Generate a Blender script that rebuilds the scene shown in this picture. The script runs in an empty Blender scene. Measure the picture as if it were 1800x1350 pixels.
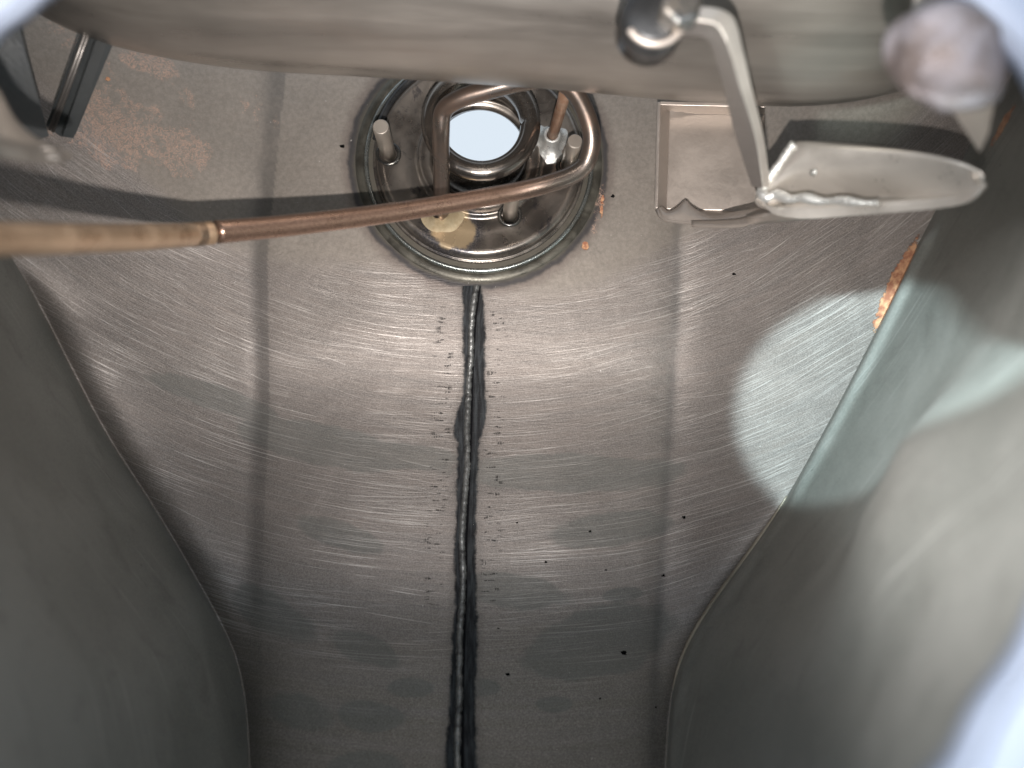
import bpy, math, random
import numpy as np
from mathutils import Vector

F = 1400.0                                   # focal length in photo pixels (1800 wide)
sc = bpy.context.scene
# ---------------------------------------------------------------- camera, world, lamps, exposure
cam = bpy.data.cameras.new('camera'); cam_o = bpy.data.objects.new('camera', cam)
sc.collection.objects.link(cam_o); sc.camera = cam_o
cam.sensor_width = 36; cam.lens = 28; cam.clip_start = 0.002; cam.clip_end = 20
cam_o.location = (0, 0, 0); cam_o.rotation_euler = (math.radians(90), 0, 0)
cam.dof.use_dof = True; cam.dof.focus_distance = 0.272; cam.dof.aperture_fstop = 9.0

W = bpy.data.worlds.new('World'); sc.world = W; W.use_nodes = True
bg = W.node_tree.nodes['Background']; bg.inputs[0].default_value = (0.80, 0.90, 1.0, 1); bg.inputs[1].default_value = 0.92

def aim(o, tgt):
    o.rotation_euler = (Vector(tgt) - o.location).to_track_quat('-Z', 'Y').to_euler()
def P(px, py, d):
    return Vector(((px - 900) / F * d, d, (675 - py) / F * d))
def spot(name, loc, tgt, power, col, size, blend, rad):
    l = bpy.data.lights.new(name, 'SPOT'); l.energy = power; l.color = col
    l.spot_size = math.radians(size); l.spot_blend = blend; l.shadow_soft_size = rad
    o = bpy.data.objects.new(name, l); sc.collection.objects.link(o); o.location = loc; aim(o, tgt); return o
FLASH = spot('flash_lamp', (0.000, 0.0, -0.018), P(850, 190, .29), 4.2, (1.0, .93, .875), 74, 1.0, 0.0016)
BEAM = spot('daylight_beam', (0.026, 0.0, 0.045), P(1520, 738, .262), 7.2, (.74, .95, 1.0), 17.6, .22, 0.003)

SIDE = spot('wall_fill_spot', (-0.16, -0.14, 0.05), P(1830, 800, .11), 20.0, (1.0, .98, .96), 16, 1.0, 0.02)  # added fill spot that brightens the lower right wall
GLOW = spot('tube_glow_spot', (-0.06, -0.06, -0.01), P(1445, 98, .175), 5.0, (.80, .98, .93), 7.0, 1.0, 0.01)  # added spot that puts a pale teal glow on the cross tube
sc.view_settings.view_transform = 'Standard'; sc.view_settings.look = 'None'
sc.view_settings.exposure = 0.0; sc.view_settings.gamma = 1; sc.view_settings.use_curve_mapping = False
sc.cycles.max_bounces = 8; sc.cycles.diffuse_bounces = 5; sc.cycles.glossy_bounces = 6
sc.cycles.use_denoising = True
sc.cycles.sample_clamp_indirect = 4

# ---------------------------------------------------------------- helpers
def sm(a, b, x):
    t = np.clip((np.asarray(x, float) - a) / (b - a), 0, 1); return t * t * (3 - 2 * t)
def tab(pts):
    xs = [p[0] for p in pts]; ys = [p[1] for p in pts]
    return lambda v: np.interp(v, xs, ys)
def spline(pts, n=12, closed=False):
    p = [np.array(q, float) for q in pts]; out = []
    m = len(p)
    rng = range(m if closed else m - 1)
    for i in rng:
        if closed: a, b, c, d = p[(i-1) % m], p[i], p[(i+1) % m], p[(i+2) % m]
        else: a, b, c, d = p[max(i-1, 0)], p[i], p[i+1], p[min(i+2, m-1)]
        for k in range(n):
            t = k / n
            out.append(.5 * ((2*b) + (c-a)*t + (2*a-5*b+4*c-d)*t*t + (3*b-a-3*c+d)*t**3))
    if not closed: out.append(p[-1])
    return np.array(out)
def mesh_obj(name, verts, faces, mat, parent=None, smooth=True, attrs=None, **props):
    me = bpy.data.meshes.new(name); me.from_pydata([tuple(v) for v in verts], [], faces); me.update()
    if smooth: me.polygons.foreach_set('use_smooth', [True] * len(me.polygons))
    for k, v in (attrs or {}).items():
        a = me.attributes.new(k, 'FLOAT', 'POINT'); a.data.foreach_set('value', np.asarray(v, 'f'))
    o = bpy.data.objects.new(name, me); sc.collection.objects.link(o); me.materials.append(mat)
    if parent: o.parent = parent
    for k, v in props.items(): o[k] = v
    return o
def thing(name, loc, label, category, group=None):
    o = bpy.data.objects.new(name, None); sc.collection.objects.link(o)
    o.empty_display_size = .01
    o['label'] = label; o['category'] = category
    if group: o['group'] = group
    return o
def grid_faces(nr, nc, closed_c=False, off=0, flip=False):
    f = []
    for i in range(nr - 1):
        for j in range(nc if closed_c else nc - 1):
            k = (j + 1) % nc
            q = (off+i*nc+j, off+i*nc+k, off+(i+1)*nc+k, off+(i+1)*nc+j)
            f.append(q[::-1] if flip else q)
    return f
def sweep(path, rad, n=20, squash=None):
    """tube round a 3-D path; rad may be a list"""
    path = [Vector(p) for p in path]; m = len(path)
    r = rad if hasattr(rad, '__len__') else [rad] * m
    V = []; up = Vector((0, 1, 0)); prev = None
    for i in range(m):
        t = (path[min(i+1, m-1)] - path[max(i-1, 0)]).normalized()
        if prev is None:
            a = t.cross(up); a = a if a.length > .01 else t.cross(Vector((0, 0, 1)))
            a.normalize()
        else:
            a = (prev - t * prev.dot(t)).normalized()
        prev = a; b = t.cross(a)
        for k in range(n):
            th = 2*math.pi*k/n
            V.append(path[i] + a*math.cos(th)*r[i] + b*math.sin(th)*r[i]*(squash or 1))
    Fc = grid_faces(m, n, True)
    V.append(path[0]); V.append(path[-1]); c0 = len(V)-2
    for k in range(n):
        Fc.append((c0, (k+1) % n, k)); Fc.append((c0+1, (m-1)*n+k, (m-1)*n+(k+1) % n))
    return V, Fc
def sheet(rows, thick, direction=None):
    """rows: list of lists of Vector (front surface). returns closed slab of given thickness"""
    nr, nc = len(rows), len(rows[0])
    A = [[Vector(p) for p in r] for r in rows]; V = [p for r in A for p in r]
    for i in range(nr):
        for j in range(nc):
            if direction is not None: n = Vector(direction)
            else:
                du = A[i][min(j+1, nc-1)] - A[i][max(j-1, 0)]; dv = A[min(i+1, nr-1)][j] - A[max(i-1, 0)][j]
                n = du.cross(dv).normalized()
                if n.y < 0: n = -n
            V.append(A[i][j] + n*thick)
    o = nr*nc
    Fc = grid_faces(nr, nc) + grid_faces(nr, nc, off=o, flip=True)
    for j in range(nc-1):
        Fc.append((j+1, j, o+j, o+j+1)); k = (nr-1)*nc+j; Fc.append((k, k+1, o+k+1, o+k))
    for i in range(nr-1):
        Fc.append((i*nc, (i+1)*nc, o+(i+1)*nc, o+i*nc)); k = i*nc+nc-1; Fc.append(((i+1)*nc+nc-1, k, o+k, o+(i+1)*nc+nc-1))
    return V, Fc
def bevel(o, w=.0004, seg=2):
    m = o.modifiers.new('bevel', 'BEVEL'); m.width = w; m.segments = seg; m.limit_method = 'ANGLE'; m.angle_limit = math.radians(40)
    return o

# ---------------------------------------------------------------- materials
class M:
    def __init__(s, name):
        s.m = bpy.data.materials.new(name); s.m.use_nodes = True; s.nt = s.m.node_tree
        s.b = s.nt.nodes['Principled BSDF']
    def n(s, t, **kw):
        x = s.nt.nodes.new(t)
        for k, v in kw.items():
            setattr(x, k, v)
        return x
    def link(s, a, b): s.nt.links.new(a, b)
    def val(s, v, sock):
        if isinstance(v, (int, float)): sock.default_value = v
        elif isinstance(v, tuple): sock.default_value = v if len(v) == 4 or sock.type == 'VECTOR' else (*v, 1)
        else: s.link(v, sock)
    def math(s, op, a, b=0.0, clamp=False):
        x = s.n('ShaderNodeMath', operation=op, use_clamp=clamp); s.val(a, x.inputs[0]); s.val(b, x.inputs[1]); return x.outputs[0]
    def attr(s, name): return s.n('ShaderNodeAttribute', attribute_name=name).outputs['Fac']
    def vec(s, x, y, z=0.0):
        c = s.n('ShaderNodeCombineXYZ')
        for i, v in enumerate((x, y, z)): s.val(v, c.inputs[i])
        return c.outputs[0]
    def noise(s, vec, scale, detail=3, rough=.55, dist=0.0):
        x = s.n('ShaderNodeTexNoise'); s.link(vec, x.inputs['Vector']); x.inputs['Scale'].default_value = scale
        x.inputs['Detail'].default_value = detail; x.inputs['Roughness'].default_value = rough; x.inputs['Distortion'].default_value = dist
        return x.outputs['Fac']
    def obj(s): return s.n('ShaderNodeTexCoord').outputs['Object']
    def ramp(s, f, a, b, lo=0.0, hi=1.0):
        x = s.n('ShaderNodeMapRange', interpolation_type='SMOOTHSTEP'); s.val(f, x.inputs[0])
        for i, v in zip((1, 2, 3, 4), (a, b, lo, hi)): s.val(v, x.inputs[i])
        return x.outputs[0]
    def mix(s, f, a, b, blend='MIX'):
        x = s.n('ShaderNodeMix', data_type='RGBA', blend_type=blend); s.val(f, x.inputs[0]); s.val(a, x.inputs[6]); s.val(b, x.inputs[7]); return x.outputs[2]
    def bump(s, h, strength, dist, normal=None):
        x = s.n('ShaderNodeBump'); s.val(h, x.inputs['Height']); x.inputs['Strength'].default_value = strength; x.inputs['Distance'].default_value = dist
        if normal is not None: s.link(normal, x.inputs['Normal'])
        return x.outputs[0]
    def out(s, col=None, rough=None, metal=None, normal=None, spec=None):
        if col is not None: s.val(col, s.b.inputs['Base Color'])
        if rough is not None: s.val(rough, s.b.inputs['Roughness'])
        if metal is not None: s.val(metal, s.b.inputs['Metallic'])
        if normal is not None: s.link(normal, s.b.inputs['Normal'])
        return s.m

def metal(name, c1, c2, rough=.35, met=.8, scale=120, grain=.00006, stretch=(1, 1, 1), fleck=None, fleck_amt=.62):
    k = M(name); o = k.obj()
    mp = k.n('ShaderNodeMapping'); k.link(o, mp.inputs[0]); mp.inputs['Scale'].default_value = stretch
    a = k.noise(mp.outputs[0], scale, 5, .6, .4); f = k.noise(mp.outputs[0], scale*14, 3, .6)
    big = k.noise(o, scale*.35, 3)
    col = k.mix(k.ramp(a, .3, .7), c1, c2)
    col = k.mix(k.ramp(big, .35, .7, 0, .5), col, tuple(x*.6 for x in c1))
    if fleck:
        v = k.noise(o, scale*3, 5, .7, .5)
        col = k.mix(k.ramp(v, fleck_amt, fleck_amt+.08), col, fleck)
    r = k.math('ADD', k.ramp(a, .25, .75, rough-.1, rough+.12), k.ramp(f, .3, .7, -.04, .04))
    return k.out(col, r, met, k.bump(f, .5, grain, k.bump(a, .3, grain*2)))

# plate ("back wall") : brushed steel with weld stain, rust, spatter
def plate_mat():
    k = M('brushed_tank_steel'); o = k.obj()
    sr, st, w = k.attr('sr'), k.attr('st'), k.attr('scratch')
    wob = k.noise(o, 9, 1); wob = k.math('MULTIPLY', k.math('SUBTRACT', wob, .5), 7.0)
    sr2 = k.math('ADD', sr, wob)
    tilt = k.math('ADD', sr2, k.math('MULTIPLY', st, .11)); tilt2 = k.math('ADD', sr2, k.math('MULTIPLY', st, -.16))
    s1 = k.noise(k.vec(k.math('MULTIPLY', st, .020), k.math('MULTIPLY', sr2, 2.5)), 1, 3, .6)
    s2 = k.noise(k.vec(k.math('MULTIPLY', st, .014), k.math('MULTIPLY', tilt, 3.4), 4.), 1, 2, .6)
    s3 = k.noise(k.vec(k.math('MULTIPLY', st, .03), k.math('MULTIPLY', tilt2, 1.5), 9.), 1, 3, .6)
    patch = k.ramp(k.noise(o, 26, 3, .6), .36, .62)
    patch2 = k.ramp(k.noise(k.vec(st, sr, 3.), .045, 3, .6), .42, .66)
    l1 = k.math('MULTIPLY', k.ramp(s1, .55, .66), patch)
    l2 = k.math('MULTIPLY', k.ramp(s2, .57, .67), patch2)
    l3 = k.math('MULTIPLY', k.ramp(s3, .62, .74), k.math('SUBTRACT', 1.0, patch))
    lines = k.math('MULTIPLY', k.math('MAXIMUM', k.math('MAXIMUM', l1, l2), l3), w, True)
    streak = k.noise(k.vec(k.math('MULTIPLY', st, .012), k.math('MULTIPLY', sr2, .28), 2.), 1, 4, .6)
    # base tone
    grain = k.noise(o, 2600, 2, .7); g2 = k.noise(o, 700, 3, .6); cl = k.noise(o, 34, 4, .55, .6)
    col = k.mix(k.ramp(cl, .3, .72), (.212, .184, .168), (.278, .240, .220))
    col = k.mix(k.math('MULTIPLY', k.attr('dull_dim'), .9), col, (.150, .138, .114))  # lower sheet: unbrushed finish, darkened further for the dimmer light there
    col = k.mix(k.ramp(streak, .3, .7, 0, .62), col, (.19, .174, .166))
    col = k.mix(k.math('MULTIPLY', k.ramp(s3, .25, .47, .55, 0), w), col, (.12, .11, .105))
    col = k.mix(k.ramp(grain, .35, .7, .0, .34), col, (.58, .54, .5))
    col = k.mix(k.math('MULTIPLY', lines, .62), col, (.78, .73, .69))
    sat = k.math('MULTIPLY', k.math('SUBTRACT', 1., w, True), k.math('SUBTRACT', 1., k.attr('dull_dim'), True))
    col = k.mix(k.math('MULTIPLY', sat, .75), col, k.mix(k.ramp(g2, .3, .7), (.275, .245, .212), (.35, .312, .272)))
    # dull fluid blotches
    bl = k.ramp(k.math('ADD', k.attr('blotch'), k.math('MULTIPLY', k.math('SUBTRACT', k.noise(o, 90, 3), .5), .5)), .38, .52)
    col = k.mix(k.math('MULTIPLY', bl, .36), col, (.145, .165, .155))
    # heat ring round the filler flange
    rd = k.math('ADD', k.attr('ringd'), k.math('MULTIPLY', k.math('SUBTRACT', k.noise(o, 160, 3), .5), 3.2))
    col = k.mix(k.math('MULTIPLY', k.ramp(rd, 52, 47.5), .5), col, (.12, .09, .08))
    col = k.mix(k.math('MULTIPLY', k.ramp(rd, 48.3, 46.6), .8), col, (.030, .032, .038))
    col = k.mix(k.math('MULTIPLY', k.ramp(rd, 46.4, 44.6), .85), col, (.11, .10, .08))
    col = k.mix(k.math('MULTIPLY', k.attr('crease_shade'), k.ramp(k.noise(o, 60, 4), .25, .6, .18, .46)), col, (.075, .075, .075))  # soft shade along the creases, put into the colour as dark bands
    # seam stain
    sn = k.math('ADD', k.attr('stain'), k.math('MULTIPLY', k.math('SUBTRACT', k.noise(o, 230, 5, .7), .5), 3.2))
    brush = k.noise(k.vec(k.attr('seam'), k.math('MULTIPLY', k.attr('seamv'), 2.2)), 1, 3, .7)
    stf = k.math('MULTIPLY', k.ramp(sn, -.7, .5), k.ramp(brush, .62, .9, 1.0, .72))
    halo = k.ramp(sn, -3.2, .3, 0, .42)
    col = k.mix(halo, col, (.14, .125, .115))
    vm = k.ramp(k.noise(k.vec(k.math('MULTIPLY', k.attr('seam'), .9), k.math('MULTIPLY', k.attr('seamv'), .10)), 1, 3, .6), .35, .72)
    scol = k.mix(vm, (.008, .010, .013), (.045, .052, .058))
    col = k.mix(k.math('MULTIPLY', stf, .93), col, scol)
    # short dark ticks beside the seam
    asd = k.math('ABSOLUTE', k.attr('seam'))
    band = k.math('MULTIPLY', k.ramp(asd, 5.0, 7.0), k.ramp(asd, 15.0, 10.5))
    band = k.math('MULTIPLY', band, k.attr('tickzone'))
    t1 = k.noise(k.vec(k.math('MULTIPLY', k.attr('seam'), .22), k.math('MULTIPLY', k.attr('seamv'), .85), 7.), 1, 1)
    t2 = k.noise(k.vec(k.math('MULTIPLY', k.attr('seam'), 2.3), k.math('MULTIPLY', k.attr('seamv'), .25), 1.), 1, 1)
    tk = k.math('MULTIPLY', k.math('MULTIPLY', k.ramp(t1, .60, .67), k.ramp(t2, .38, .5)), band)
    col = k.mix(k.math('MULTIPLY', tk, .9), col, (.035, .032, .03))
    # black crack beside bead
    cr = k.ramp(k.math('ABSOLUTE', k.math('SUBTRACT', k.attr('seam'), 1.25)), .55, .22)
    cr = k.math('MULTIPLY', cr, k.attr('seamon'))
    col = k.mix(cr, col, (.006, .006, .007))
    # copper-coloured spatter and rust
    sp = k.noise(o, 620, 3, .7, 1.2); spm = k.attr('spatter')
    spr = k.ramp(k.math('ABSOLUTE', k.math('SUBTRACT', sp, .5)), .052, .015)
    spf = k.math('MULTIPLY', spr, k.ramp(k.math('ADD', k.noise(o, 150, 4, .7), k.math('MULTIPLY', spm, .30)), .62, .74))
    col = k.mix(k.math('MULTIPLY', k.math('MULTIPLY', spf, k.ramp(spm, .02, .12)), .8), col, (.60, .40, .31))
    ru = k.ramp(k.math('ADD', k.attr('rust'), k.math('MULTIPLY', k.math('SUBTRACT', k.noise(o, 420, 5, .75), .5), 1.5)), .52, .58)
    rc = k.mix(k.ramp(k.noise(o, 500, 4), .35, .65), (.32, .13, .075), (.60, .34, .19))
    col = k.mix(ru, col, rc)
    # sparse pale dust
    du = k.ramp(k.noise(o, 900, 2, .5), .765, .80)
    col = k.mix(k.math('MULTIPLY', du, .7), col, (.75, .72, .68))
    rough = k.math('ADD', k.ramp(cl, .3, .7, .51, .58), k.math('MULTIPLY', lines, -.10))
    rough = k.math('ADD', rough, k.math('MULTIPLY', bl, .06)); rough = k.math('ADD', rough, k.math('MULTIPLY', ru, .3), True)
    met = k.math('SUBTRACT', .58, k.math('MULTIPLY', k.math('MAXIMUM', ru, stf), .6), True)
    h = k.math('ADD', k.math('MULTIPLY', s1, 1.0), k.math('MULTIPLY', s2, .8)); h = k.math('MULTIPLY', k.math('ADD', h, s3), w)
    nb = k.bump(h, .5, .00018)
    nb = k.bump(grain, .35, .00004, nb); nb = k.bump(g2, .25, .00010, nb)
    nb = k.bump(ru, .8, .0004, nb); nb = k.bump(cl, .5, .0012, nb)
    rough = k.math('ADD', rough, k.math('MULTIPLY', stf, .3), True)
    k.link(k.ramp(stf, 0., 1., .5, .08), k.b.inputs['Specular IOR Level'])
    return k.out(col, rough, met, nb)

def wall_mat():
    k = M('dull_wall_steel'); o = k.obj()
    a, b = k.attr('wa'), k.attr('wb')                       # metres along / across the wall
    tl = k.math('ADD', k.math('MULTIPLY', b, 1.), k.math('MULTIPLY', a, .35))
    s1 = k.noise(k.vec(k.math('MULTIPLY', a, 14.), k.math('MULTIPLY', tl, 900.)), 1, 3, .6)
    pm = k.ramp(k.noise(o, 22, 3), .44, .62)
    lines = k.math('MULTIPLY', k.ramp(s1, .60, .70), k.math('MULTIPLY', pm, k.attr('scratch')))
    cl = k.noise(o, 30, 4, .55, .6); g = k.noise(o, 1500, 3, .6)
    col = k.mix(k.ramp(cl, .3, .7), (.255, .266, .245), (.33, .335, .312))
    col = k.mix(k.math('MULTIPLY', lines, .7), col, (.74, .74, .72))
    col = k.mix(k.ramp(g, .35, .7, 0, .3), col, (.5, .48, .45))
    col = k.mix(k.ramp(k.noise(o, 75, 5, .65, 1.), .5, .75, 0, .4), col, (.16, .16, .145))
    col = k.mix(k.ramp(k.noise(o, 600, 2), .74, .78, 0, .7), col, (.05, .05, .05))
    ru = k.ramp(k.math('ADD', k.attr('rust'), k.math('MULTIPLY', k.math('SUBTRACT', k.noise(o, 400, 5, .7), .5), 1.0)), .5, .6)
    col = k.mix(ru, col, k.mix(k.ramp(k.noise(o, 500, 4), .35, .65), (.34, .14, .08), (.60, .34, .19)))
    nb = k.bump(s1, .3, .0002); nb = k.bump(cl, .4, .0015, nb); nb = k.bump(g, .2, .00006, nb)
    return k.out(col, k.ramp(cl, .3, .7, .40, .5), k.math('SUBTRACT', .55, k.math('MULTIPLY', ru, .5), True), nb)

MAT_PLATE = plate_mat(); MAT_WALL = wall_mat()
MAT_BEAD = metal('weld_bead_steel', (.30, .305, .30), (.06, .06, .06), .42, .6, 380, .0001)
def dish_mat():
    k = M('heat_tinted_flange'); o = k.obj()
    a = k.noise(o, 60, 5, .6, .4); v = k.noise(o, 190, 5, .7, .5); g = k.noise(o, 1900, 3, .7)
    col = k.mix(k.ramp(a, .3, .7), (.15, .133, .12), (.31, .28, .25))
    col = k.mix(k.ramp(v, .56, .68, 0, .8), col, (.085, .08, .085))
    d_ = k.n('ShaderNodeVectorMath', operation='DISTANCE'); k.link(o, d_.inputs[0]); d_.inputs[1].default_value = tuple(P(796, 400, .281))
    dd = k.math('ADD', d_.outputs['Value'], k.math('MULTIPLY', k.math('SUBTRACT', k.noise(o, 170, 4, .6), .5), .006))
    col = k.mix(k.math('MULTIPLY', k.ramp(dd, .0145, .0085), k.ramp(g, .35, .6, .35, 1)), col, (.045, .045, .055))
    col = k.mix(k.ramp(dd, .0085, .0068, 0, .9), col, (.42, .32, .20))
    return k.out(col, k.ramp(a, .3, .7, .24, .36), k.ramp(dd, .007, .012, .4, .85), k.bump(g, .35, .00004, k.bump(a, .4, .0004)))
MAT_DISH = dish_mat()
MAT_RINGW = metal('bright_weld_ring', (.50, .55, .55), (.20, .20, .18), .25, .9, 150, .00015)
MAT_RIDGE = metal('blued_weld_ridge', (.07, .066, .055), (.15, .142, .118), .4, .6, 130, .0001)
MAT_NECK = metal('dark_neck_steel', (.17, .15, .135), (.27, .245, .22), .22, .9, 45, .00004)
MAT_STUD = metal('turned_stud_steel', (.50, .45, .40), (.56, .51, .45), .33, .75, 25, .00003, (1, 1, .2))
MAT_STUDR = metal('rusty_stud_steel', (.40, .22, .14), (.50, .36, .27), .42, .6, 260, .0001)
MAT_DARK = metal('blackened_steel', (.05, .052, .055), (.10, .10, .10), .35, .7, 80, .00005)
MAT_TUBE = metal('smooth_rolled_steel', (.29, .265, .24), (.42, .385, .35), .36, .75, 60, .00004, (.07, 1.5, 2.2))
MAT_BRKT = metal('satin_bracket_steel', (.46, .41, .37), (.51, .455, .41), .42, .6, 60, .00006)
MAT_STRIP = metal('grey_strip_steel', (.22, .205, .195), (.28, .26, .245), .4, .7, 60, .00006)
MAT_LUG = metal('bright_lug_steel', (.55, .52, .48), (.68, .645, .60), .34, .6, 70, .00002)
MAT_KNOB = metal('pinkish_boss_steel', (.15, .12, .11), (.28, .26, .28), .5, .4, 210, .0006)
MAT_WELD = metal('shiny_weld_metal', (.82, .83, .81), (.66, .67, .65), .3, .7, 300, .0003)
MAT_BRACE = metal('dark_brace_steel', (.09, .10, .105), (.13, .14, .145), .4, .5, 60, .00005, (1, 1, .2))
MAT_SLEEVE = metal('tan_brass_sleeve', (.50, .34, .22), (.66, .48, .33), .36, .65, 110, .00006, fleck=(.33, .20, .12), fleck_amt=.6)
MAT_PIT = M('black_pit').out((.004, .004, .004), .9, 0.)
MAT_PIT.node_tree.nodes['Principled BSDF'].inputs['Specular IOR Level'].default_value = .05
MAT_GUSSET = metal('matte_grey_steel', (.085, .092, .098), (.11, .117, .12), .6, .2, 60)  # even dark grey, rough finish
MAT_EDGE = metal('tan_edge_steel', (.30, .26, .20), (.42, .37, .30), .5, .4, 200)
MAT_BRASS = metal('yellow_braze', (.62, .52, .35), (.40, .30, .18), .45, .4, 330, .0002)
MAT_COLLAR = metal('blackened_collar', (.10, .10, .10), (.20, .19, .17), .25, .85, 200, .00005)
MAT_PAINT = M('pale_painted_rim').out((.36, .41, .52), .45, .0)
def pipe_mat():
    k = M('copper_brown_pipe'); o = k.obj(); t = k.attr('tone')
    a = k.noise(o, 90, 4, .6, .5); f = k.noise(o, 1600, 4, .75)
    c = k.mix(t, (.20, .17, .15), (.42, .275, .205))
    c = k.mix(k.ramp(a, .4, .7, 0, .55), c, (.30, .20, .15))
    c = k.mix(k.math('MULTIPLY', k.ramp(f, .50, .60), k.math('MULTIPLY', t, .38)), c, (.07, .035, .03))
    return k.out(c, k.ramp(a, .3, .7, .24, .36), .85, k.bump(f, .4, .00005))
MAT_PIPE = pipe_mat()

# ---------------------------------------------------------------- tank surfaces
edgeL = tab([(-400, -190), (0, -120), (250, -75), (420, 0), (500, 52), (611, 108), (766, 188), (893, 273), (1055, 368), (1150, 418), (1240, 434), (1350, 440), (1800, 436)])
edgeR = tab([(-400, 1960), (0, 1850), (130, 1780), (260, 1700), (430, 1612), (570, 1545), (720, 1468), (870, 1385), (960, 1325), (1060, 1250), (1130, 1205), (1200, 1180), (1350, 1168), (1800, 1175)])
def smooth_tab(f, v, w=45):
    v = np.asarray(v, float); return sum(f(v + o * w) * g for o, g in ((-1.5, .1), (-.75, .22), (0, .36), (.75, .22), (1.5, .1)))
creaseL = tab([(-400, 505), (130, 490), (450, 458), (700, 462), (950, 450), (1800, 445)])
creaseR = tab([(-400, 1205), (400, 1192), (600, 1186), (900, 1168), (1150, 1152), (1800, 1140)])
def D(px, py):
    px = np.asarray(px, float); py = np.asarray(py, float)
    gl = np.exp(-(np.sqrt((px - smooth_tab(edgeL, py))**2 + 2) - 1.4) / 34.) * sm(430, 560, py)
    gr = np.exp(-(np.sqrt((px - smooth_tab(edgeR, py))**2 + 2) - 1.4) / 20.) * sm(840, 960, py)
    return D0(px, py) + .0085*gl + .0030*gr        # soft gutters where the sheet meets the side walls
def D0(px, py):
    px = np.asarray(px, float); py = np.asarray(py, float)
    a = (px - 900) / F; c = (675 - py) / F
    d = .2816 / (1 - .045*a - .108*c)
    # outside the creases the sheet folds towards the camera; fades out near the bottom
    k = 1 - .55*sm(900, 1250, py)
    L = np.maximum(0, creaseL(py) - px); R = np.maximum(0, px - creaseR(py))
    sL = np.sqrt(L*L + 45**2) - 45; sR = np.sqrt(R*R + 40**2) - 40
    d = d - k*(sL*.000105 + sR*.00013)
    # narrow pressed groove along each crease
    d = d + .0007*k*np.exp(-((px - creaseL(py) + 20) / 30.)**2) + .0005*k*np.exp(-((px - creaseR(py) + 4) / 22.)**2)
    # sweeps towards the camera lower down, with a soft roll at mid height
    d = d - .060*np.clip((py - 560) / 900., 0, 2)**1.7
    d = d + .0022*np.sin((py - 560 - .18*(840 - px)**2/700.) / 74.) * sm(520, 680, py) * (1 - sm(1000, 1200, py))
    return d
seamX = tab([(480, 840), (500, 838), (560, 830), (640, 825), (760, 822), (850, 818), (950, 813), (1050, 812), (1150, 808), (1200, 806), (1350, 805), (1800, 800)])
stL = tab([(505, 812), (530, 814), (600, 814), (640, 816), (690, 814), (740, 800), (765, 797), (785, 807), (850, 803), (950, 800), (1050, 800), (1180, 793), (1250, 789), (1350, 782), (1800, 770)])
stR = tab([(505, 846), (540, 851), (600, 853), (640, 851), (690, 854), (740, 854), (760, 848), (775, 842), (850, 838), (950, 836), (1050, 837), (1180, 839), (1200, 835), (1350, 838), (1800, 845)])
# flange frame
FC = P(843, 283, float(D(843, 283)))
FN = Vector((.045, -1, .108)).normalized()
FX = Vector((1, 0, 0)); FX = (FX - FN*FX.dot(FN)).normalized(); FZ = FX.cross(FN)*-1
if FZ.z < 0: FZ = -FZ
def fl(r, th, h): return FC + FX*(r*math.cos(th)) + FZ*(r*math.sin(th)) + FN*h
def ray_plane(px, py, h=0.):
    r = P(px, py, 1.0); t = (FC + FN*h).dot(FN) / r.dot(FN); return r*t

NR, NC = 620, 560
pys = np.linspace(-400, 1800, NR); U = np.linspace(0, 1, NC)
eL, eR = smooth_tab(edgeL, pys) - 40, smooth_tab(edgeR, pys) + 40   # tucked behind the side walls
PX = eL[:, None] + (eR - eL)[:, None] * U[None, :]; PY = np.repeat(pys[:, None], NC, 1)
DD = D(PX, PY)
X = (PX - 900) / F * DD; Y = DD; Z = (675 - PY) / F * DD
VV = np.stack([X, Y, Z], -1)
mmp = DD / F * 1000                                            # millimetres per photo pixel
ringd = np.linalg.norm(VV - np.array(FC)[None, None], axis=2) * 1000
cx, cy = 840., -560.
rr = np.hypot(PX - cx, (PY - cy)); th = np.arctan2(PX - cx, PY - cy)
def blob(pts):
    o = np.zeros_like(PX)
    for x, y, a, b, rot, s in pts:
        c, s_ = math.cos(math.radians(rot)), math.sin(math.radians(rot))
        u = ((PX-x)*c + (PY-y)*s_) / a; v = (-(PX-x)*s_ + (PY-y)*c) / b
        o = np.maximum(o, s*np.clip(1.35 - np.sqrt(u*u+v*v)*.8, 0, 1))
    return o
blot = blob([(1050, 1130, 125, 55, -15, 1), (655, 1260, 55, 24, 5, 1), (972, 1238, 30, 13, 0, 1), (722, 1210, 40, 16, 0, .9), (850, 1208, 30, 15, 0, .9), (905, 1040, 110, 34, 8, .75),
             (640, 1350, 60, 26, 0, 1), (1095, 1045, 34, 12, -5, .9), (570, 780, 150, 34, 12, .9), (680, 800, 120, 24, 4, .8), (600, 940, 90, 28, 20, .7), (1000, 832, 190, 32, 0, .85), (1080, 930, 120, 30, -6, .75), (1030, 940, 60, 20, -8, .75), (380, 700, 120, 20, 18, .9),
             (480, 1080, 90, 40, 30, .7), (640, 1140, 70, 30, 20, .7), (520, 1250, 90, 40, 10, .6)])
spat = blob([(205, 225, 90, 55, 15, 1), (255, 110, 55, 22, 25, 1.1), (310, 255, 55, 35, 30, .9), (180, 265, 40, 22, 30, 1), (320, 160, 30, 14, 40, .6), (120, 60, 70, 20, 40, .7), (440, 180, 25, 12, 20, .6), (470, 215, 35, 14, 15, .5), (1050, 375, 8, 45, 10, .8)])
rust = blob([(1574, 500, 12, 78, 24, 1.1), (1028, 432, 6, 7, 0, 1.1), (1760, 235, 10, 45, 40, 1.0), (1058, 360, 4, 24, 5, .75), (190, 139, 7, 4, 0, .8)])
sd = (PX - seamX(PY)) * mmp
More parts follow.
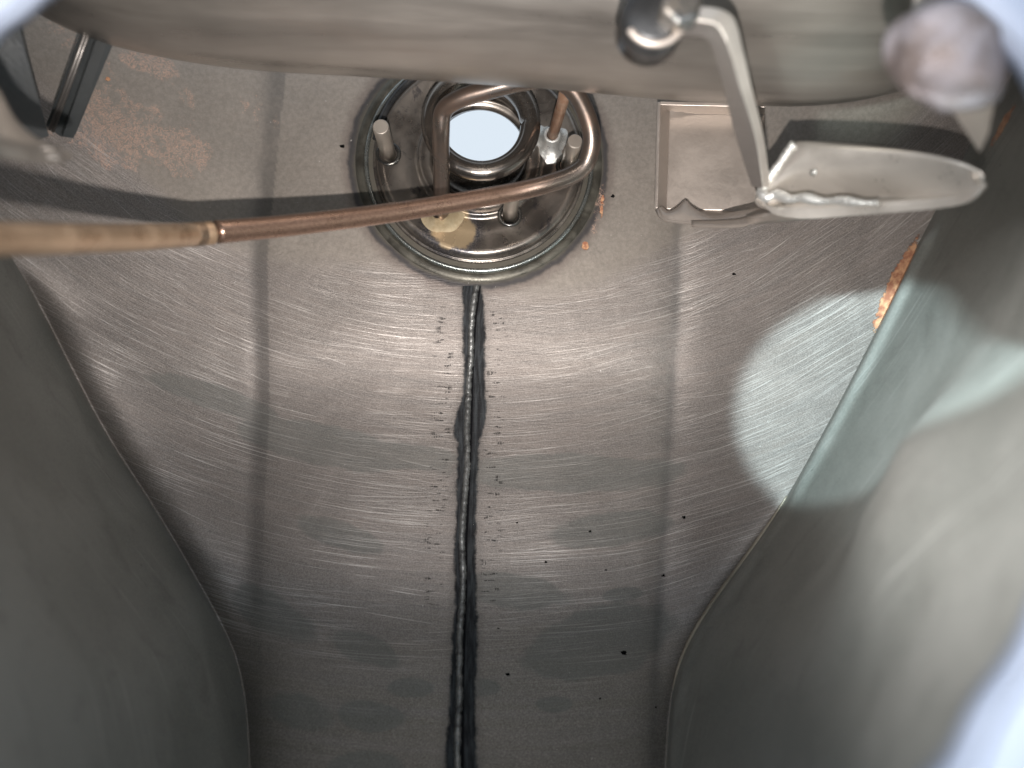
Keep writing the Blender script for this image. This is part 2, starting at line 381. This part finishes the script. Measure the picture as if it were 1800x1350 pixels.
stain = np.minimum(PX - smooth_tab(stL, PY, 9), smooth_tab(stR, PY, 9) - PX) * mmp; stain = np.where(PY < 500, -9, stain)
scr = sm(1035, 1085, rr + 26*np.sin(PX/90.)) * (1 - .80*sm(1080, 1230, PY))
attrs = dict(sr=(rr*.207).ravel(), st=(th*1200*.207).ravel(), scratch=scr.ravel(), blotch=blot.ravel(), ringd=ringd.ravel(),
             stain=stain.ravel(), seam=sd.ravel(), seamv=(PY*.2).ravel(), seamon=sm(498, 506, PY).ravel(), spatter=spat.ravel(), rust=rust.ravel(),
             crease_shade=(np.exp(-((np.minimum(PX-creaseL(PY), 4)+4)/26.)**2)*(PX<creaseL(PY)+12)*(1-.6*sm(700,1000,PY)) + np.exp(-((PX-creaseR(PY))/11.)**2)).ravel(),
             dull_dim=sm(980, 1260, PY + 40*np.sin(PX/110.)).ravel(),
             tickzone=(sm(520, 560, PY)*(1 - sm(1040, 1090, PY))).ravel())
ok = ringd.ravel() > 36.5
fc = [f for f in grid_faces(NR, NC) if ok[f[0]] and ok[f[2]] and ok[f[1]] and ok[f[3]]]
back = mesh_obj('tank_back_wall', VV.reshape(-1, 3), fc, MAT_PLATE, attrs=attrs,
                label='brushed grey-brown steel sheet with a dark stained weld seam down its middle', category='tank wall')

# weld bead down the seam
ys = np.linspace(502, 1800, 900); rng = np.random.RandomState(4)
pw = np.repeat(rng.uniform(-1, 1, 130), 7)[:900]
bv = []
for i, y in enumerate(ys):
    x = float(seamX(y)) + .8*pw[i] + 1.5*math.sin(y/31.); d = float(D(x, y))
    bv.append((x, y, d))
path = [P(x, y, d + .0001) for x, y, d in bv]
rad = [.00108*(1 + .05*math.sin(y*.55) + .06*math.sin(y*.083+1) + .08*pw[i]) for i, (x, y, d) in enumerate(bv)]
v, f = sweep(path, rad, 12)
mesh_obj('weld_seam', v, f, MAT_BEAD, back)
# black pits in the sheet
for x, y, s in [(1290, 482, 3), (1202, 909, 3.4), (1037, 934, 3.2), (1097, 1147, 5.6), (893, 1185, 3.6), (960, 988, 2.6), (1166, 1012, 3), (1065, 1002, 2), (602, 257, 4.2), (1077, 345, 3.6), (1222, 396, 3), (1055, 1228, 2.2), (1153, 1243, 2), (876, 1105, 2), (909, 919, 2)]:
    random.seed(int(x)); ring = []; n = 14
    dd = lambda a, b: float(D(a, b))
    for j in range(n):
        t = 2*math.pi*j/n; q = s*(.5+.75*random.random()); xx, yy = x + q*1.15*math.cos(t), y + q*.8*math.sin(t)
        ring.append(P(xx, yy, dd(xx, yy) - .0001))
    c = P(x, y, dd(x, y) - .00025); mesh_obj('pit', ring + [c], [(j, (j+1) % n, n) for j in range(n)], MAT_PIT, back)

# ---------------------------------------------------------------- rim loop and side walls
rim_pts = [(900, -330, .115), (1350, -200, .112), (1600, -90, .11), (1700, -8, .108), (1828, 128, .104), (1905, 350, .098), (1940, 615, .09), (1900, 880, .078), (1848, 1110, .068), (1762, 1256, .062), (1685, 1392, .058),
           (1480, 1520, .056), (900, 1720, .056), (250, 1640, .06), (-180, 1400, .066), (-330, 950, .08), (-270, 500, .095), (-130, 230, .105), (-45, 72, .11), (22, 14, .112), (120, -55, .114), (450, -230, .115)]
rim = spline(rim_pts, 10, True)
rim3 = [P(*p) for p in rim]
def rim_split(side):
    n = len(rim); i0 = 0; ib = 12*10
    return [rim3[i] for i in (range(i0, ib+1) if side > 0 else [k % n for k in range(n, ib-1, -1)])]
def resample(pts, n):
    a = np.array([tuple(p) for p in pts]); s = np.r_[0, np.cumsum(np.linalg.norm(np.diff(a, axis=0), axis=1))]
    t = np.linspace(0, s[-1], n); return np.stack([np.interp(t, s, a[:, k]) for k in range(3)], 1)
def side_wall(side, label):
    # edge path in photo pixels: from the top middle, down the side, to the bottom middle
    yy = np.linspace(-400, 1800, 240)
    e = smooth_tab(edgeR if side > 0 else edgeL, yy)
    E = [P(x, y, float(D(x, y)) + .0006) for x, y in zip(e, yy)]
    n = 260
    e_r = resample(E, n)
    top = rim_split(side)
    # rim: match by screen height
    R = np.array([tuple(p) for p in top]); rp = 675 - R[:, 2]/R[:, 1]*F
    ry = np.clip(rp, -330, 1720)
    ep = 675 - e_r[:, 2]/e_r[:, 1]*F
    tt = (ep + 400)/2200
    order = np.maximum.accumulate((ry + 330)/2050 + np.arange(len(ry))*1e-6)
    Rm = np.stack([np.interp(tt, order/order[-1], R[:, k]) for k in range(3)], 1)
    nv = 110; V = []; wa = []; wb = []; ru = []; scx = []
    for i in range(n):
        E0, R0 = e_r[i], Rm[i]
        y = ep[i]
        for j in range(nv):
            t = j/(nv-1)
            p = E0*(1-t) + R0*t
            out = np.array([side, 0, 0.])
            bulge = .010*math.sin(math.pi*t)
            p = p + out*bulge
            # narrow weld flange along the corner on the right wall
            if side > 0:
                s = (E0*(1-t) - E0)
                q = np.linalg.norm((R0-E0)*t)
                fl_ = sm(380, 430, y)*(1 - .5*sm(820, 900, y))
                p = p + np.array([-.75, -.5, 0])*(.0038*fl_*math.exp(-((q-.0085)/.0040)**2))
                # broad pressed swelling in the lower wall
                p = p + np.array([-1, .0, 0])*(.0125*math.exp(-((t-.67)/.18)**2)*float(sm(540, 800, y))*(1-float(sm(880, 1250, y))))
            else:
                q = np.linalg.norm((R0-E0)*t)
                p = p + np.array([.5, -.2, 0])*(.0016*math.exp(-((q-.022)/.012)**2))
            V.append(p); wa.append(i/n*.4); wb.append(np.linalg.norm(R0-E0)*t)
            scx.append(1.0 if side > 0 else .8)
            rr_ = 0
            if side > 0:
                rr_ = 1.15*math.exp(-((y-500)/66)**4)*math.exp(-((q-.0012)/.0022)**2) + .8*math.exp(-((y-215)/60)**2)*math.exp(-((q-.022)/.005)**2)
            ru.append(rr_)
    return mesh_obj('tank_side_wall', V, grid_faces(n, nv), MAT_WALL, attrs=dict(wa=wa, wb=wb, rust=ru, scratch=scx), label=label, category='tank wall')
side_wall(-1, 'dark grey curved steel wall on the left, in shade and out of focus')
wall_r = side_wall(1, 'grey steel wall on the right, brightened by a pale patch of daylight')

# thin tan edge bead along the lower right corner
yy = np.linspace(872, 1215, 60); ex = smooth_tab(edgeR, yy)
v, f = sweep([P(x + 1, y, float(D(x, y)) - .0004) for x, y in zip(ex, yy)], [.00025 + .0006*math.sin(math.pi*i/59)**.7 for i in range(60)], 10)
mesh_obj('edge_bead', v, f, MAT_EDGE, wall_r)

# pale rim of the opening the camera looks through
n = len(rim3); c = sum(rim3, Vector())/n
V = []
prof = [(0.0, .004), (.0006, .0005), (.0022, -.0012), (.005, -.0016), (.012, -.001), (.03, .003), (.06, .012), (.06, .014), (.03, .0055), (.005, .0015)]
for p in rim3:
    o = (p - c); o.y *= .2; o.normalize()
    for a, b in prof: V.append(p + o*a + Vector((0, b, 0)))
m = len(prof); fc = []
for i in range(n):
    for j in range(m):
        fc.append((i*m+j, i*m+(j+1) % m, ((i+1) % n)*m+(j+1) % m, ((i+1) % n)*m+j))
mesh_obj('opening_rim', V, fc, MAT_PAINT, label='blurred pale blue-white rim of the tank opening, crossing the corners', category='rim')

# ---------------------------------------------------------------- filler flange
def lathe(name, prof, mat, parent, n=128, c=(0, 0)):
    V = []
    for r, h in prof:
        for k in range(n):
            t = 2*math.pi*k/n; V.append(fl(r, t, h) + FX*c[0] + FZ*c[1])
    return mesh_obj(name, V, grid_faces(len(prof), n, True), mat, parent)
flange = thing('filler_flange', None, 'round heat-tinted filler flange with a bright daylight hole and upright studs', 'filler flange')
def arc(cx_, cy_, r, a0, a1, n=8):
    return [(cx_ + r*math.cos(math.radians(a0+(a1-a0)*i/n)), cy_ + r*math.sin(math.radians(a0+(a1-a0)*i/n))) for i in range(n+1)]
mm = lambda L: [(a/1000, b/1000) for a, b in L]
lathe('weld_ledge', mm([(45.4, -.5), (44.8, .05), (43.8, .3), (42.6, .42), (42.0, .3), (41.5, -.1)]), MAT_RIDGE, flange)
lathe('weld_ring', mm([(41.8, -.2)] + arc(40.9, .15, .8, 0, 180) + [(39.9, -.9)]), MAT_RINGW, flange)
lathe('flange_dish', mm([(41.5, -.5), (40.2, -.6), (39.4, -1.9), (38.6, -1.7), (38.3, .1)] + arc(37.8, .9, .6, 0, 90, 4) + [(37.3, 1.3)] + arc(34.9, 2.9, 2.4, -20, 90, 10)[0:] + [(34.0, 5.2), (32, 4.3), (28, 3.9), (24.5, 3.8), (23.6, 3.0), (22.6, 2.8), (21.9, 3.8), (21.4, 4.4), (20.6, 4.0), (19.9, 3.2), (18.4, 3.0), (17.6, 3.6), (17.2, 5)]), MAT_DISH, flange)
neck_prof = mm([(17.2, 3)] + [(17.2, 12), (17.4, 17)] + arc(17.4, 20.8, 2.8, -80, 90, 9) + [(16.2, 23.8), (14.8, 23.2), (13.7, 22.0), (13.3, 20.5), (13.3, 18.5), (13.8, 17.0), (15.6, 14.0), (16.6, 8), (16.6, -5), (18, -5.2), (40, -4)])
NECK_C = (.0004, .0050)
nk = lathe('neck_ring', neck_prof, MAT_NECK, flange, c=NECK_C)
for i_, (r_, h_) in enumerate(neck_prof):          # little notch cut in the inner lip
    if r_ < .0145 and h_ > .016:
        for k_ in range(128):
            dth = ((k_*360/128 - 3 + 180) % 360) - 180
            if abs(dth) < 4: nk.data.vertices[i_*128 + k_].co = fl(r_ + .0011*(1-abs(dth)/4.5), 2*math.pi*k_/128, h_) + FX*NECK_C[0] + FZ*NECK_C[1]
def stud(px, py, h, r, mat, collar=True, lean=0.0, base_h=.004):
    b = ray_plane(px, py, base_h)
    pth = [b - FN*.001, b + FN*h*.5, b + FN*(h-.0005), b + FN*h, b + FN*(h+.00003)]
    s = flange
    v, f = sweep(pth, [r, r, r, r*.9, r*.86], 32); o = mesh_obj('stud', v, f, mat, s)
    o.data.polygons.foreach_set('use_smooth', [len(p.vertices) == 4 for p in o.data.polygons])
    if collar:
        n = 40; V = []; pr = arc(r + .0011, .0006, .0008, -60, 240, 10)
        for a, hh in pr:
            for k in range(n):
                t = 2*math.pi*k/n; V.append(b + (FX*math.cos(t) + FZ*math.sin(t))*a + FN*hh)
        mesh_obj('collar', V, grid_faces(len(pr), n, True), MAT_COLLAR, o)
    return o
stud(683, 272, .0235, .0027, MAT_STUD)
stud(998, 291, .0215, .0026, MAT_STUD)['label'] = 'stud with a rust-speckled end'
stud(896, 379, .0225, .0026, MAT_STUD)
# thin rusty vent tube in a soldered socket
vb = ray_plane(968, 248, .0045)
v, f = sweep([vb, vb + FN*.012 + FX*.0005, vb + FN*.030 + FX*.001, vb + FN*.045 + FX*.001], .0019, 20)
vt = mesh_obj('vent_tube', v, f, MAT_STUDR, flange)
n = 36; V = []; pr = [(.0062, -.0005), (.0052, .0003), (.0042, .001), (.0034, .003), (.0031, .0055), (.0026, .006), (.0019, .0055)]
random.seed(3)
wv = [1 + .25*math.sin(3*k*2*math.pi/n) + .18*random.random() for k in range(n)]
for a, hh in pr:
    for k in range(n):
        t = 2*math.pi*k/n; aa = a*(wv[k] if a > .004 else 1); V.append(vb + (FX*math.cos(t)+FZ*math.sin(t))*aa + FN*hh)
mesh_obj('solder_socket', V, grid_faces(len(pr), n, True), MAT_WELD, vt)
# dark keyhole slot edge at the upper left of the dish
v, f = sweep([fl(.0372*1.0, math.radians(a), .0052) for a in np.linspace(112, 172, 24)], [.0013]*24, 10)
mesh_obj('slot_edge', v, f, MAT_DARK, flange)

# ---------------------------------------------------------------- fuel pipe
pipe = thing('fuel_pipe', None, 'long copper-brown pipe crossing in front of the filler flange and looping up round it', 'pipe')
b0 = ray_plane(776, 382, .003)
kp = [(776, 366, .276), (776, 300, .262), (775, 235, .250), (780, 195, .2455), (808, 174, .242), (856, 159, .240), (912, 145, .2385), (972, 138, .238), (1012, 165, .2385), (1038, 226, .240), (1036, 272, .242), (1015, 302, .243), (960, 324, .242), (880, 342, .240), (700, 372, .229), (520, 395, .213), (380, 408, .199)]
pp = [b0] + [P(*q) for q in kp]
path = spline([tuple(p) for p in pp], 12)
npth = len(path); s = np.r_[0, np.cumsum(np.linalg.norm(np.diff(path, axis=0), axis=1))]
v, f = sweep(path, np.interp(s/s[-1], [0, .7, 1], [.00278, .00278, .0029]), 28)
tone = np.repeat(sm(.52, .66, s/s[-1]), 28).tolist() + [0, 1]
mesh_obj('tube', v, f, MAT_PIPE, pipe, attrs={'tone': tone})
sl = spline([tuple(P(*q)) for q in [(372, 409, .198), (345, 412, .195), (330, 413, .192), (200, 418, .160), (0, 420, .122), (-120, 420, .107), (-260, 416, .093), (-420, 410, .083)]], 10)
rads = list(np.interp(range(len(sl)), [0, 26, 44, 80], [.00293, .0029, .00265, .00265]))
v, f = sweep(sl, rads, 28); mesh_obj('sleeve', v, f, MAT_SLEEVE, pipe, label='tan brass-coloured outer length of the pipe')
cl = [P(372, 409, .1985), P(358, 410.5, .1966), P(345, 412, .1948), P(334, 413, .1935)]
v, f = sweep(cl, [.00290, .00293, .00295, .00295], 28); mesh_obj('joint_collar', v, f, metal('dark_joint', (.16, .12, .09), (.40, .28, .19), .35, .75, 220), pipe)
n = 40; V = []; pr = [(.0075, 0.0), (.0060, .0008), (.0045, .0022), (.0034, .0042), (.0028, .006)]
random.seed(8); wv = [1 + .12*math.sin(2*k*2*math.pi/n+1) + .05*math.sin(5*k*2*math.pi/n) for k in range(n)]
for a, hh in pr:
    for k in range(n):
        t = 2*math.pi*k/n; V.append(b0 + (FX*math.cos(t)+FZ*math.sin(t))*a*wv[k] + FN*(hh + .0008))
mesh_obj('braze_fillet', V, grid_faces(len(pr), n, True), MAT_BRASS, pipe)

# ---------------------------------------------------------------- big cross tube along the top
sil = [(-80, -260), (-20, -100), (60, 5), (170, 68), (300, 103), (450, 124), (650, 136), (850, 149), (1000, 160), (1150, 174), (1300, 184), (1400, 187), (1500, 178), (1620, 147), (1740, 100), (1880, 40), (2050, -20)]
zc, yc = (675+190)/F*.205, .205
S = spline(sil, 10); path = []; rad = []; hyp = math.hypot(zc, yc)
for x, y in S:
    R_ = hyp*math.sin(math.atan2(zc, yc) - math.atan((675-y)/F)); R_ = max(R_, .012)
    dep = hyp*math.cos(math.atan2(zc, yc) - math.atan((675-y)/F)) * math.cos(math.atan((675-y)/F))   # depth of the silhouette point
    path.append(Vector(((x-900)/F*dep, yc, zc))); rad.append(R_)
v, f = sweep(path, rad, 96)
mesh_obj('cross_tube', v, f, MAT_TUBE, label='broad smooth steel tube spanning the top above the filler flange', category='tube')

# ---------------------------------------------------------------- tray bracket, lug and strut on the right
br = thing('tray_bracket', None, 'shallow folded steel tray bracket with a torn bottom lip, right of the filler flange', 'bracket')
def qgrid(c, nu, nv):   # c: 4 corners (px,py,d) tl,tr,br,bl
    rows = []
    for i in range(nv):
        t = i/(nv-1); a = np.array(c[0])*(1-t)+np.array(c[3])*t; b = np.array(c[1])*(1-t)+np.array(c[2])*t
        rows.append([P(*(a*(1-k/(nu-1))+b*k/(nu-1))) for k in range(nu)])
    return rows
def slab(name, c, th, mat, parent, nu=12, nv=12, bulge=0., **props):
    rows = qgrid(c, nu, nv)
    for i in range(nv):
        for k in range(nu):
            rows[i][k] = rows[i][k] + Vector((0, -1, 0))*bulge*math.sin(math.pi*i/(nv-1))*math.sin(math.pi*k/(nu-1))
    v, f = sheet(rows, th); o = mesh_obj(name, v, f, mat, parent, smooth=False, **props); bevel(o, min(.0004, th*.3)); return o
slab('back_plate', [(1176, 192, .270), (1345, 192, .262), (1345, 372, .256), (1170, 368, .264)], .0012, MAT_BRKT, br, bulge=.0006)
slab('flange', [(1161, 178, .262), (1178, 192, .2695), (1172, 372, .2635), (1156, 366, .256)], .0012, MAT_BRKT, br)
slab('flange', [(1161, 178, .262), (1345, 182, .254), (1345, 196, .2615), (1176, 194, .2695)], .0012, MAT_BRKT, br)
# bottom lip, curved up with a torn wavy edge
low = spline([(1156, 366, .256), (1166, 383, .253), (1200, 388, .248), (1260, 391, .238), (1320, 389, .228), (1372, 384, .218)], 8)
upp = spline([(1170, 368, .2635), (1190, 352, .2600), (1206, 333, .2585), (1222, 343, .256), (1238, 357, .252), (1262, 362, .247), (1290, 358, .244), (1320, 350, .238)], 6)
up_r = resample([tuple(q) for q in upp], 60); lo_r = resample([tuple(q) for q in low], 60)
# torn lip: inner edge rises back towards the sheet
upp2 = spline([(1164, 362, .257), (1176, 371, .255), (1192, 362, .2535), (1205, 352, .252), (1216, 362, .250), (1234, 373, .247), (1258, 378, .243), (1290, 372, .237), (1330, 366, .228), (1372, 360, .218)], 6)
up2 = resample([tuple(q) for q in upp2], 60)
rows = [[P(*(up2[k]*(1-t) + lo_r[k]*t + np.array([0, 0, -.0018*math.sin(math.pi*t)]))) for k in range(60)] for t in np.linspace(0, 1, 8)]
v, f = sheet(rows, .0011); bevel(mesh_obj('torn_lip', v, f, MAT_BRKT, br), .0003)
# floor of the tray running from the plate towards the lip
rows = [[P(*(np.array([1170+ (1345-1170)*u, 368+4*u, .264-.008*u])*(1-t) + lo_r[int(u*59)]*t)) for u in np.linspace(0, 1, 20)] for t in np.linspace(0, 1, 6)]
v, f = sheet(rows, .001); mesh_obj('shelf', v, f, MAT_BRKT, br)

lug = thing('pickup_scoop', None, 'bright pointed trough-shaped steel lug, blurred, with a lumpy white weld along its lower edge', 'lug')
top = resample([tuple(q) for q in spline([(1337, 343, .205), (1352, 312, .203), (1372, 272, .200), (1396, 250, .196), (1450, 250, .189), (1560, 259, .177), (1640, 271, .169), (1692, 286, .165), (1712, 303, .1635), (1734, 326, .162)], 8)], 90)
bot = resample([tuple(q) for q in spline([(1337, 343, .205), (1345, 362, .204), (1365, 378, .201), (1420, 384, .195), (1500, 379, .187), (1600, 371, .177), (1680, 362, .168), (1712, 348, .164), (1733, 325, .162)], 8)], 90)
rows = []
for t in np.linspace(0, 1, 26):
    r = []
    for k in range(90):
        u = k/89; w = math.sin(math.pi*min(1, u*1.02))**.5 if 0 < u < 1 else 0
        p = top[k]*(1-t) + bot[k]*t
        hollow = .011*w*min(1, (1-u)*3.2)*math.exp(-((t-.62)/.12)**2) - .006*w*math.sin(math.pi*min(t*2.1, 1))
        r.append(P(*p) + Vector((0, hollow, 0)))
    rows.append(r)
v, f = sheet(rows, .0012); bevel(mesh_obj('trough', v, f, MAT_LUG, lug), .0003)
# underside skirt reaching back to the tray
low2 = resample([tuple(q) for q in spline([(1215, 394, .240), (1300, 396, .225), (1400, 388, .205), (1500, 380, .190), (1600, 372, .178), (1650, 366, .172)], 8)], 60)
upk = resample([tuple(q) for q in spline([(1215, 388, .243), (1300, 384, .228), (1350, 372, .2065), (1450, 372, .193), (1560, 366, .182), (1650, 360, .172)], 8)], 60)
rows = [[P(*(upk[k]*(1-t)+low2[k]*t)) for k in range(60)] for t in np.linspace(0, 1, 5)]
v, f = sheet(rows, .001); mesh_obj('skirt', v, f, MAT_BRKT, lug)
# weld lumps
random.seed(12)
wp = spline([(1334, 338, .2035), (1346, 349, .2015), (1362, 343, .2005), (1385, 351, .197), (1410, 349, .194), (1440, 355, .191), (1475, 354, .187), (1510, 358, .183), (1540, 358, .1805)], 14)
v, f = sweep([P(*q) - Vector((0, .001, 0)) for q in wp], [.00115 + .00012*random.random() + .0002*math.sin(i*.23) - .0006*(i/len(wp))**3 for i in range(len(wp))], 14)
mesh_obj('weld_bead', v, f, MAT_WELD, lug)
v, f = sweep([P(*q) - Vector((0, .0008, 0)) for q in spline([(1394, 253, .1955), (1372, 285, .199), (1352, 312, .2015), (1336, 338, .2035)], 8)], [.0010 + .0003*random.random() for _ in range(25)], 12)
mesh_obj('weld_bead', v, f, MAT_WELD, lug)
dr = P(1432, 302, .189); v, f = sweep([dr + Vector((0, .001, 0)), dr - Vector((0, .0006, 0))], [.0009, .0004], 12); mesh_obj('weld_drop', v, f, MAT_WELD, lug)

st = thing('bent_strut', None, 'bent flat steel strip hanging from a dark bolt in front of the broad tube', 'strut')
Lc = [(1190, 60, .153), (1225, 61, .152), (1246, 69, .152), (1257, 95, .155), (1272, 150, .165), (1295, 240, .184), (1322, 326, .203)]
Bc = [(1190, 40, .149), (1232, 37, .148), (1263, 47, .148), (1283, 89, .150), (1300, 150, .160), (1327, 240, .179), (1341, 330, .199)]
Rc = [(1190, 15, .151), (1240, 11, .150), (1288, 28, .150), (1307, 89, .1525), (1321, 150, .162), (1343, 240, .181), (1354, 326, .201)]
Ls, Bs, Rs = [spline(q, 10) for q in (Lc, Bc, Rc)]
def band(A_, B_, n=5):
    return [[P(*(A_[k]*(1-t) + B_[k]*t)) for k in range(len(A_))] for t in np.linspace(0, 1, n)]
v, f = sheet(band(Ls, Bs), .0007, (0, 1, 0)); bevel(mesh_obj('strip', v, f, MAT_STRIP, st), .0002)  # angled face in darker steel, its shade put into the colour
v, f = sheet(band(Bs, Rs), .0007, (0, 1, 0)); bevel(mesh_obj('folded_edge', v, f, MAT_LUG, st), .0002)  # brighter steel colour carries the light on this face
bolt_c = P(1150, 30, .147)
v, f = sweep([bolt_c + Vector((0, .0075, 0)), bolt_c + Vector((0, .002, 0)), bolt_c, bolt_c - Vector((0, .001, 0))], [.0062, .0062, .0058, .004], 32)
mesh_obj('bolt', v, f, MAT_DARK, st)
v, f = sweep([bolt_c + Vector((.004, -.0005, 0)), bolt_c + Vector((.0042, -.004, .0002)), bolt_c + Vector((.0042, -.005, .0002))], [.0040, .0040, .0033], 6)
o = mesh_obj('nut', v, f, metal('stained_nut', (.20, .22, .23), (.42, .36, .30), .28, .85, 120), st, smooth=False); bevel(o, .0006, 3)
v, f = sweep(spline([tuple(bolt_c + Vector((math.cos(a)*.0055, -.0012, math.sin(a)*.0055))) for a in np.linspace(-2.6, 1.0, 14)], 3), .0007, 10)
mesh_obj('washer', v, f, MAT_BRKT, st)

# ---------------------------------------------------------------- upper right knob on a tapered tab
kb = thing('rounded_boss', None, 'blurred pinkish rounded boss with a tapering tab below it, beside the pale rim', 'boss')
c0 = P(1664, 100, .112)
V = []; n1, n2 = 28, 40
for i in range(n1+1):
    ph = math.pi*i/n1
    for j in range(n2):
        t = 2*math.pi*j/n2; x, y, z = math.sin(ph)*math.cos(t), math.sin(ph)*math.sin(t), math.cos(ph)
        q = Vector((x*.0086, y*.0065, z*.0066))
        a = math.radians(35); q = Vector((q.x*math.cos(a)+q.z*math.sin(a), q.y, -q.x*math.sin(a)+q.z*math.cos(a)))
        V.append(c0 + q*(1 + .07*math.sin(3*t+1)*math.sin(ph) + .04*math.sin(5*ph+2*t) + .03*math.cos(7*t+3*ph)*math.sin(ph)))
mesh_obj('knob', V, grid_faces(n1+1, n2, True), MAT_KNOB, kb)
slab('tab', [(1622, 120, .128), (1765, 105, .122), (1738, 235, .136), (1722, 268, .140)], .0016, MAT_BRKT, kb, bulge=.001)
slab('arm', [(1610, -60, .120), (1720, -60, .116), (1735, 60, .118), (1600, 60, .122)], .002, MAT_BRKT, kb)

# ---------------------------------------------------------------- left side: dark brace and blurred lip
bc = thing('channel_brace', None, 'dark grooved steel brace slanting down from the broad tube at upper left', 'brace')
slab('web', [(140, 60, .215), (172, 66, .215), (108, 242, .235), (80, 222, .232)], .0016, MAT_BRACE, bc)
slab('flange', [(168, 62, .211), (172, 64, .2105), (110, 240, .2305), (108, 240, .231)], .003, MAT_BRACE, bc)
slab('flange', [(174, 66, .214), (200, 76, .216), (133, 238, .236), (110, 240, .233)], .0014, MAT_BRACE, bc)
for a, b in ((.28, .30), (.46, .47)):
    q0 = np.array((140, 60, .2135))*(1-a) + np.array((172, 66, .2135))*a; q1 = np.array((80, 222, .2305))*(1-a) + np.array((108, 242, .2335))*a
    v, f = sweep([P(*q0), P(*q1)], .0005, 8); mesh_obj('rib', v, f, MAT_STRIP, bc)
lp = thing('corner_lip', None, 'blurred grey rounded steel lip curling in at the left edge above the pipe', 'lip')
A = resample([tuple(q) for q in spline([(-60, 60, .140), (-20, 125, .138), (8, 175, .137), (32, 214, .138), (66, 243, .141), (104, 257, .146), (116, 270, .149)], 8)], 50)
B = resample([tuple(q) for q in spline([(-190, 160, .128), (-120, 235, .126), (-60, 262, .128), (0, 276, .132), (52, 285, .138), (92, 289, .144), (112, 276, .148)], 8)], 50)
rows = [[P(*(A[k]*(1-t)+B[k]*t)) + Vector((0, -.005*math.sin(math.pi*t), 0)) for k in range(50)] for t in np.linspace(0, 1, 16)]
v, f = sheet(rows, .0016); bevel(mesh_obj('rolled_edge', v, f, MAT_TUBE, lp), .0005)
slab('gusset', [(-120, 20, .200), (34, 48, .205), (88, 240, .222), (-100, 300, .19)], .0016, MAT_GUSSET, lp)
